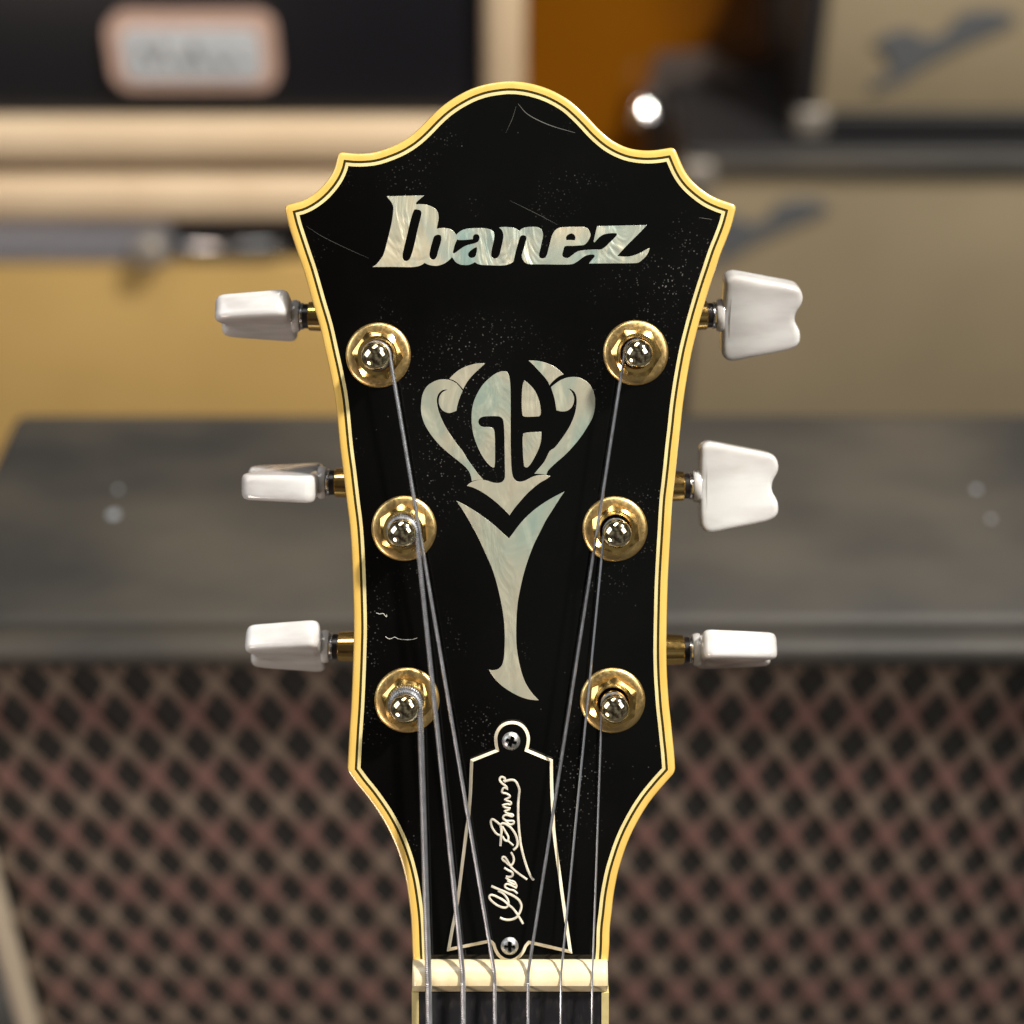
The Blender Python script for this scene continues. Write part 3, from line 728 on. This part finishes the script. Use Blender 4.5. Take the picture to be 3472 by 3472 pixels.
for pts in ([(1307, 2158), (1318, 2166), (1330, 2164), (1338, 2160), (1350, 2166), (1375, 2169), (1400, 2168), (1414, 2163)], [(1276, 2078), (1288, 2082), (1300, 2080), (1310, 2092), (1311, 2084)]):
    P = smooth_loop(pts, False, 3, 170)
    V, Fc = tube([W(p.x, p.y, 0.00016 + 0.0001 * math.sin(i)) for i, p in enumerate(P)], 0.00006, 5)
    link('fibre', mesh('fibre', V, Fc), M['lint'], lint)

# ---------------- truss rod cover
t1 = (1500, 2420, 0.2381); t2 = (1500, 2820, 0.2381)
cov = Z(*t1, [(396, 652), (757, 508), (742, 430), (738, 330), (765, 240), (815, 170), (890, 122), (990, 103), (1090, 120), (1165, 168), (1217, 240), (1245, 330), (1240, 430), (1222, 506), (1572, 652), (1580, 1050), (1600, 1480)]) + \
      Z(*t2, [(1610, 0), (1690, 600), (1755, 1080), (1850, 1738), (1300, 1612), (1240, 1600), (1205, 1640), (1165, 1725), (1090, 1810), (1000, 1855), (950, 1858), (870, 1838), (790, 1780), (735, 1690), (708, 1612), (680, 1585), (640, 1588),
              (62, 1706), (115, 1400), (160, 1180), (212, 850), (318, 0)]) + Z(*t1, [(345, 1500), (375, 1150), (385, 900)])
cl = smooth_loop(cov, True, 3, 33)
inn = offset_line(cl, 10.5, True)
H0, H1 = 0.0008, 0.0015
n = len(cl); V = []
for pts, h in ((cl, 0.0001), (cl, H0), (inn, H1), (offset_line(cl, 12.0, True), H1 - 0.0003)):
    V += [W(p.x, p.y, h) for p in pts]
Fc = []
for r in range(3): Fc += [(r * n + i, r * n + (i + 1) % n, (r + 1) * n + (i + 1) % n, (r + 1) * n + i) for i in range(n)]
tc_ = link('truss_rod_cover', fill('truss_rod_cover', [[(p.x, p.y) for p in offset_line(cl, 11.0, True)]], 0.0003, H1 - 0.00002), M['cover'], guitar)
link('white_edge', mesh('white_edge', V, Fc, False), M['cover_edge'], tc_)

def screw(px, py, r, rot):
    V = []; Fc = []; rings = 16; seg = 48; c = W(px, py, 0.0015); rr = r * S
    for a in range(rings + 1):
        f = a / rings
        for k in range(seg):
            th = 2 * math.pi * k / seg; x, y = f * math.cos(th), f * math.sin(th)
            h = 0.00085 * (1 - f ** 2.6)
            xr = x * math.cos(rot) - y * math.sin(rot); yr = x * math.sin(rot) + y * math.cos(rot)
            wd = 0.17 + 0.06 * (1 - f)
            inx = (abs(xr) < wd and abs(yr) < 0.58) or (abs(yr) < wd and abs(xr) < 0.58)
            if inx: h -= 0.0014 * (1 - max(abs(xr), abs(yr)) * 0.55)
            V.append(c + Vector((x * rr, -h, y * rr)))
    for a in range(rings):
        for k in range(seg): Fc.append((a * seg + k, a * seg + (k + 1) % seg, (a + 1) * seg + (k + 1) % seg, (a + 1) * seg + k))
    link('screw', mesh('screw', V, Fc, False), M['screw'], tc_)
screw(1733, 2513, 31, 0.35); screw(1728, 3208, 30, 0.0)

def sg_strokes():
    T1 = lambda p: Z(*t1, p); T2 = lambda p: Z(*t2, p)
    return [
     (T1([(880, 965), (905, 958), (950, 945), (1000, 942), (1042, 962), (1075, 1020), (1095, 1085), (1090, 1150), (1080, 1250), (1078, 1350), (1078, 1450), (1083, 1550), (1090, 1650), (1105, 1780)]) + T2([(1110, 150), (1130, 250), (1160, 370), (1200, 500), (1240, 600), (1270, 655), (1298, 688)]), 4.6),
     (T1([(870, 960), (895, 935), (862, 902), (828, 908), (815, 945), (850, 990), (905, 1035), (928, 1075), (880, 1052), (850, 1090), (855, 1122), (905, 1135), (962, 1170), (945, 1195), (888, 1222), (925, 1240), (978, 1262), (965, 1292), (925, 1285), (858, 1300), (885, 1330), (965, 1345), (935, 1370), (885, 1385), (925, 1420), (1005, 1438), (995, 1462), (900, 1440), (862, 1478), (905, 1522), (1012, 1528), (1012, 1562), (955, 1575), (880, 1500)]), 4.2),
     (T1([(835, 1735), (780, 1715), (735, 1665), (700, 1600), (688, 1530), (712, 1503), (760, 1530), (820, 1580)]), 4.2),
     (T1([(825, 1590), (840, 1650), (835, 1740), (825, 1880)]), 4.8),
     (T1([(820, 1582), (860, 1560), (915, 1578), (980, 1630), (1040, 1720), (1068, 1820), (1060, 1890), (1012, 1940)]), 4.6),
     (T1([(850, 1600), (905, 1690), (940, 1760), (930, 1815), (890, 1800), (855, 1745)]), 4.0), (T1([(940, 1815), (1010, 1875)]), 3.8),
     (T2([(975, 290), (1008, 350), (1015, 420), (970, 480), (900, 430), (855, 395), (860, 362), (895, 368), (940, 440), (985, 510), (1090, 600), (1205, 680)]), 4.2),
     (T2([(880, 512), (935, 548), (990, 575), (1000, 620), (965, 645), (905, 640)]), 4.4),
     (T2([(900, 650), (950, 690), (1020, 712), (1050, 752), (1000, 742), (925, 695)]), 4.2),
     (T2([(1050, 755), (1055, 800), (960, 752), (910, 745), (890, 780), (950, 822), (1015, 835), (1068, 880)]), 4.2),
     (T2([(820, 1222), (870, 1245), (930, 1255), (1000, 1245), (1062, 1212), (1110, 1130), (1125, 1050), (1090, 975), (1020, 920), (900, 862), (780, 812), (695, 775)]), 4.6),
     (T2([(790, 840), (870, 885), (930, 965), (940, 1035), (905, 1080), (820, 1068), (740, 1020), (682, 965), (668, 920), (705, 900), (785, 932), (880, 985), (935, 1035), (1000, 1090), (1060, 1165), (1100, 1230), (1150, 1310)]), 4.2)]
parts = []
for pts, wd in sg_strokes():
    P = smooth_loop(pts, False, 3, 100)
    parts.append(tube([W(p.x, p.y, H1 + 0.00002) for p in P], wd * S * 0.92, 6))
V, Fc = join(parts); link('signature', mesh('signature', V, Fc), M['engrave'], tc_)

# ---------------- nut
NUT_L, NUT_R = 1397, 2062
nprof = [(3252, -0.0010), (3252, 0.0006), (3256, 0.0014), (3264, 0.0021), (3290, 0.0033), (3311, 0.0040), (3328, 0.0041), (3343, 0.0039), (3346, 0.0034), (3357, 0.0016), (3367, -0.0004), (3370, -0.0016)]
V = []; n = len(nprof); stations = [(0, 0.80), (3, 0.90), (9, 0.98), (20, 1.0), (NUT_R - NUT_L - 20, 1.0), (NUT_R - NUT_L - 9, 0.98), (NUT_R - NUT_L - 3, 0.90), (NUT_R - NUT_L, 0.80)]
for xo, sc in stations:
    for py, h in nprof:
        pyy = 3312 + (py - 3312) * (0.90 + 0.10 * sc) if sc < 1 else py
        hh2 = h * sc if h > 0 else h
        p = W(NUT_L + xo, pyy, hh2)
        p.x = (NUT_L + xo - F0) * S * 0.989
        V.append(p)
Fc = []
for s in range(len(stations) - 1):
    Fc += [(s * n + i, s * n + i + 1, (s + 1) * n + i + 1, (s + 1) * n + i) for i in range(n - 1)]
    Fc.append((s * n + n - 1, s * n, (s + 1) * n, (s + 1) * n + n - 1))
Fc += [tuple(range(n)), tuple(range((len(stations) - 1) * n, len(stations) * n))[::-1]]
link('nut', mesh('nut', V, Fc), M['bone'], guitar)

# ---------------- fretboard and neck (bent forward from the headstock at the nut)
BA = R(14)
ND = Vector((0, math.sin(BA), -math.cos(BA)))    # down the neck
NN = Vector((0, -math.cos(BA), -math.sin(BA)))   # out of the fretboard
N0 = W(1730, 3366, 0.0008); N0.x = 0
NL = 0.30
def nb(x, l, t): return N0 + ND * l + NN * t + Vector((x, 0, 0))
def neck_box(name, x0, x1, x0b, x1b, t0, t1_, m, parent, l0=0.0, l1=NL):
    V = []
    for l, a, b in ((l0, x0, x1), (l1, x0b, x1b)):
        for t in (t0, t1_): V += [nb(a, l, t), nb(b, l, t)]
    Fc = [(0, 1, 3, 2), (4, 6, 7, 5), (0, 4, 5, 1), (2, 3, 7, 6), (0, 2, 6, 4), (1, 5, 7, 3)]
    return link(name, mesh(name, V, Fc, False), m, parent)
fxL, fxl, fxr, fxR = [(p - F0) * S * 0.9975 for p in (1396, 1420, 2039.5, 2064.5)]
fb = neck_box('fretboard', fxl, fxr, fxl * 1.16, fxr * 1.16, -0.006, 0.0, M['ebony'], guitar)
neck_box('fretboard_binding', fxL, fxl - 2e-5, fxL * 1.16, fxl * 1.16 - 2e-5, -0.006, 0.0001, M['stripe'], fb)
neck_box('fretboard_binding', fxr + 2e-5, fxR, fxr * 1.16 + 2e-5, fxR * 1.16, -0.006, 0.0001, M['stripe'], fb)
neck_box('fret_marker', (1521 - F0) * S, (1943 - F0) * S, (1521 - F0) * S, (1943 - F0) * S, -0.001, 0.00004, M['pearl'], fb, 0.0083, 0.030)
for fi, l in enumerate((0.0353, 0.0686, 0.1000, 0.1297, 0.1577, 0.1842, 0.2092, 0.2327, 0.2550, 0.2760)):
    V, Fc = tube([nb(fxl * (1 + 0.16 * l / NL), l, 0.0004), nb(fxr * (1 + 0.16 * l / NL), l, 0.0004)], 0.0007, 8)
    link('fret', mesh('fret', V, Fc), M['chrome'], fb)
V = []; SG = 14
for l, sc in ((-0.012, 0.98), (0.0, 1.0), (NL, 1.16)):
    for k in range(SG + 1):
        a = math.pi * k / SG
        V.append(nb(-fxL * 0 + (fxL + (fxR - fxL) * (1 - math.cos(a)) / 2) * sc * 0.995, l, -0.0061 - (0.014 * math.sin(a) if l > -0.01 else 0.007 * math.sin(a))))
Fc = []
for r in range(2): Fc += [(r * (SG + 1) + k, r * (SG + 1) + k + 1, (r + 1) * (SG + 1) + k + 1, (r + 1) * (SG + 1) + k) for k in range(SG)]
for r in range(2): Fc.append((r * (SG + 1), (r + 1) * (SG + 1), (r + 1) * (SG + 1) + SG, r * (SG + 1) + SG))
Fc += [tuple(range(SG + 1)), tuple(range(2 * (SG + 1), 3 * (SG + 1)))[::-1]]
link('neck', mesh('neck', V, Fc), M['maple'], guitar)

# ---------------- tuning machines
def face_pt(px, py): return Vector(((px - F0) * S, 0, (F1 - py) * S))
def hexr(th, r):
    k = (th % (math.pi / 3)) - math.pi / 6
    return r * math.cos(math.pi / 6) / math.cos(k)
btn = [(565, 300), (580, 220), (640, 165), (720, 148), (1000, 198), (1300, 256), (1600, 320), (1680, 370), (1725, 450), (1735, 540), (1710, 630), (1660, 720), (1637, 820), (1655, 910), (1692, 975), (1725, 1050), (1735, 1150), (1720, 1220), (1660, 1290),
       (1500, 1350), (1000, 1450), (800, 1495), (690, 1500), (610, 1450), (570, 1350), (560, 820)]
BT = [Vector(((x - 565) * 0.2277, -(y - 824) * 0.2277)) for x, y in btn]
BT = smooth_loop([(p.x, p.y) for p in BT], True, 3, 60)
def button_data(T, k):
    """pearloid button, u along the shaft, v across, w thickness (pixels)"""
    ar = sum(a.x * b.y - b.x * a.y for a, b in zip(BT, BT[1:] + BT[:1]))
    sgn = 1 if ar > 0 else -1
    n = len(BT); rows = []
    prof = [(24, 1.0), (14, 0.985), (8, 0.93), (3.5, 0.82), (1, 0.64), (0, 0.42)]
    for ins, ww in prof: rows.append((offset_line(BT, sgn * ins, True), ww * T))
    for ins, ww in reversed(prof): rows.append((offset_line(BT, sgn * ins, True), -ww * T))
    V = []
    for pts, ww in rows:
        for p in pts:
            # the faces dip a little along the middle
            V.append((p.x, p.y, ww * (1 - 0.10 * math.exp(-((p.y) / 60.0) ** 2)) * (1.0 - 0.06 * p.x / 260)))
    Fc = []
    for r in range(len(rows) - 1): Fc += [(r * n + i, r * n + (i + 1) % n, (r + 1) * n + (i + 1) % n, (r + 1) * n + i) for i in range(n)]
    Fc += [tuple(range(n))[::-1], tuple(range((len(rows) - 1) * n, len(rows) * n))]
    return V, Fc
HB = -0.0155
kb = (D - HB) / D
tuners = [  # washer centre, button base pixel, axis y, side, button roll, hex turn, post lean
    (1283, 1204, 997, 1072, -1, 71, 0.10), (1370, 1791, 1086, 1636, -1, 93, 0.45), (1380, 2373, 1097, 2192, -1, 60, 0.22),
    (2155, 1196, 2447, 1069, 1, 20, 0.05), (2085, 1793, 2369, 1648, 1, 1, 0.42), (2077, 2374, 2368, 2203, 1, 69, 0.60)]
posts = []
for (wx, wy, bx_, by_, side, roll, hx) in tuners:
    c = face_pt(wx, wy)
    px_ = S
    V, Fc = lathe([(52 * px_, 0.0002), (54 * px_, 0.0009), (84 * px_, 0.00093), (101 * px_, 0.00080), (107 * px_, 0.0006), (110.5 * px_, 0.0003), (110.5 * px_, 0.00002)], c, FR, X3, UP, 72, False)
    tm = link('tuning_machine', mesh('washer', V, Fc), M['gold_worn'], guitar)
    # hexagonal nut with a turned chamfer
    seg = 72; V = []; rb = 87
    def ring(fr, fh):
        for k in range(seg):
            th = 2 * math.pi * k / seg; r_ = fr(th + hx); V.append(c + FR * fh(th + hx) + (X3 * math.cos(th) + UP * math.sin(th)) * r_ * px_)
    ring(lambda t: hexr(t, rb), lambda t: 0.0009)
    ring(lambda t: hexr(t, rb), lambda t: 0.0029 - (hexr(t, rb) - 67) * 0.000037)
    ring(lambda t: 67, lambda t: 0.0029)
    ring(lambda t: 55, lambda t: 0.00285)
    ring(lambda t: 52, lambda t: 0.0026)
    ring(lambda t: 50, lambda t: 0.0008)
    Fc = []
    for r in range(5): Fc += [(r * seg + k, r * seg + (k + 1) % seg, (r + 1) * seg + (k + 1) % seg, (r + 1) * seg + k) for k in range(seg)]
    link('hex_nut', mesh('hex_nut', V, Fc), M['gold'], tm)
    V, Fc = lathe([(45 * px_, 0.0005), (45 * px_, 0.0030), (43 * px_, 0.0036), (39 * px_, 0.0041), (38 * px_, 0.0050), (38.5 * px_, 0.0060), (45 * px_, 0.0066), (47.5 * px_, 0.0070), (47.5 * px_, 0.0077),
                   (45 * px_, 0.0082), (38 * px_, 0.0087), (26 * px_, 0.0091), (13 * px_, 0.0094), (0, 0.0095)], c, FR, X3, UP, 56)
    link('string_post', mesh('string_post', V, Fc), M['post'], tm)
    posts.append(c)
    # shaft and button, behind the headstock
    ax = X3 * side
    base = W(bx_, by_, HB)
    pk = S * kb
    def part(name, prof, m):
        V, Fc = lathe([(r * pk, u * pk) for r, u in prof], base, ax, UP, FR, 40)
        return link(name, mesh(name, V, Fc), m, tm)
    part('button_hub', [(20, 4), (54, 4), (56, -4), (54, -14), (50, -20), (30, -21)], M['button'])
    part('nickel_washer', [(30, -21.2), (44, -21.2), (46, -23), (45, -26), (42, -27), (45.5, -28), (46, -31), (44, -32.5), (30, -32.5)], M['chrome'])
    part('black_washer', [(30, -32.8), (42, -32.8), (42, -50), (30, -50)], M['rubber'])
    part('shaft_collar', [(30, -50.2), (46, -50.2), (49, -53), (50, -70), (52, -110), (54, -150), (30, -150)], M['gold'])
    V, Fc = lathe([(62 * pk, 0), (66 * pk, 0.002), (66 * pk, 0.0075), (58 * pk, 0.009), (0, 0.0092)], Vector((c.x, -BACK + 0.0001, c.z)), Vector((0, 1, 0)), X3, UP, 32)
    link('gear_housing', mesh('gear_housing', V, Fc), M['gold'], tm)
    Vb, Fb = button_data(46, pk)
    ra = R(roll)
    e_v = UP * math.cos(ra) + FR * math.sin(ra); e_w = FR * math.cos(ra) - UP * math.sin(ra)
    uf = 0.955 if abs(roll) > 45 else 1.0
    V = [base + ax * u * uf * pk + e_v * v * pk + e_w * ww * pk for u, v, ww in Vb]
    link('button', mesh('button', V, Fb), M['button'], tm)

# ---------------- strings
# order: low E, A, D, G, B, high E ; nut contact pixel, lower pixel, post index
HN = 0.0043
sdef = [(1453, 1456, 2, 10.0, 'w', 7.0), (1570, 1574, 1, 8.0, 'w', 6.4), (1677, 1679, 0, 6.2, 'w', 5.0),
        (1790, 1791, 3, 5.0, 'w', 4.0), (1902, 1903, 4, 3.9, 'p', 0), (2008, 2011, 5, 3.4, 'p', 0)]
for nx_, bx_, pi_, r_, kind, per in sdef:
    rs = r_ * S; c = posts[pi_]; rw = 38.5 * S + rs
    side = -1 if pi_ < 3 else 1                     # left posts are wound from their right side
    hp = 0.0058
    nutp = W(nx_, 3332, HN + rs * 0.3)
    nutb = W(nx_ - (1 if side < 0 else -1), 3296, 0.0038 + rs)
    # tangent point on the post, on its inner side
    tx = c + Vector((-side * rw, 0, 0))
    dv = Vector((nutb.x - c.x, 0, nutb.z - c.z)); dl = dv.length
    base_a = math.atan2(dv.z, dv.x); off = math.acos(rw / dl)
    ta = base_a + (off if side < 0 else -off)
    path = []
    for k in range(6):   # over the fretboard
        l = NL * (1 - k / 6)
        p = nb(0, l, 0.0026); p.x = (nutp.x) * (1 + 0.10 * l / NL) + ((bx_ - nx_) * S) * min(l / 0.008, 1.0)
        path.append(p)
    q = nb(0, 0.004, 0.0030); q.x = nutp.x; path.append(q)
    path.append(nutp)
    path.append(nutb)
    tp = c + Vector((math.cos(ta) * rw, -hp, math.sin(ta) * rw))
    for k in range(1, 12): path.append(nutb.lerp(tp, k / 12))
    turns = 2.4 if r_ > 4.5 else 3.2
    nst = int(turns * 28)
    for k in range(nst + 1):
        a = ta + (1 if side < 0 else -1) * 2 * math.pi * turns * k / nst
        h = hp - turns * 2.05 * rs * k / nst
        h = max(h, 0.0031)
        path.append(c + Vector((math.cos(a) * rw, -h, math.sin(a) * rw)))
    if kind == 'w': V, Fc = tube(path, rs, 8, 0.17, per * S * 1.0)
    else: V, Fc = tube(path, rs, 8)
    link('string', mesh('string', V, Fc), M['wound'] if kind == 'w' else M['steel'], guitar)
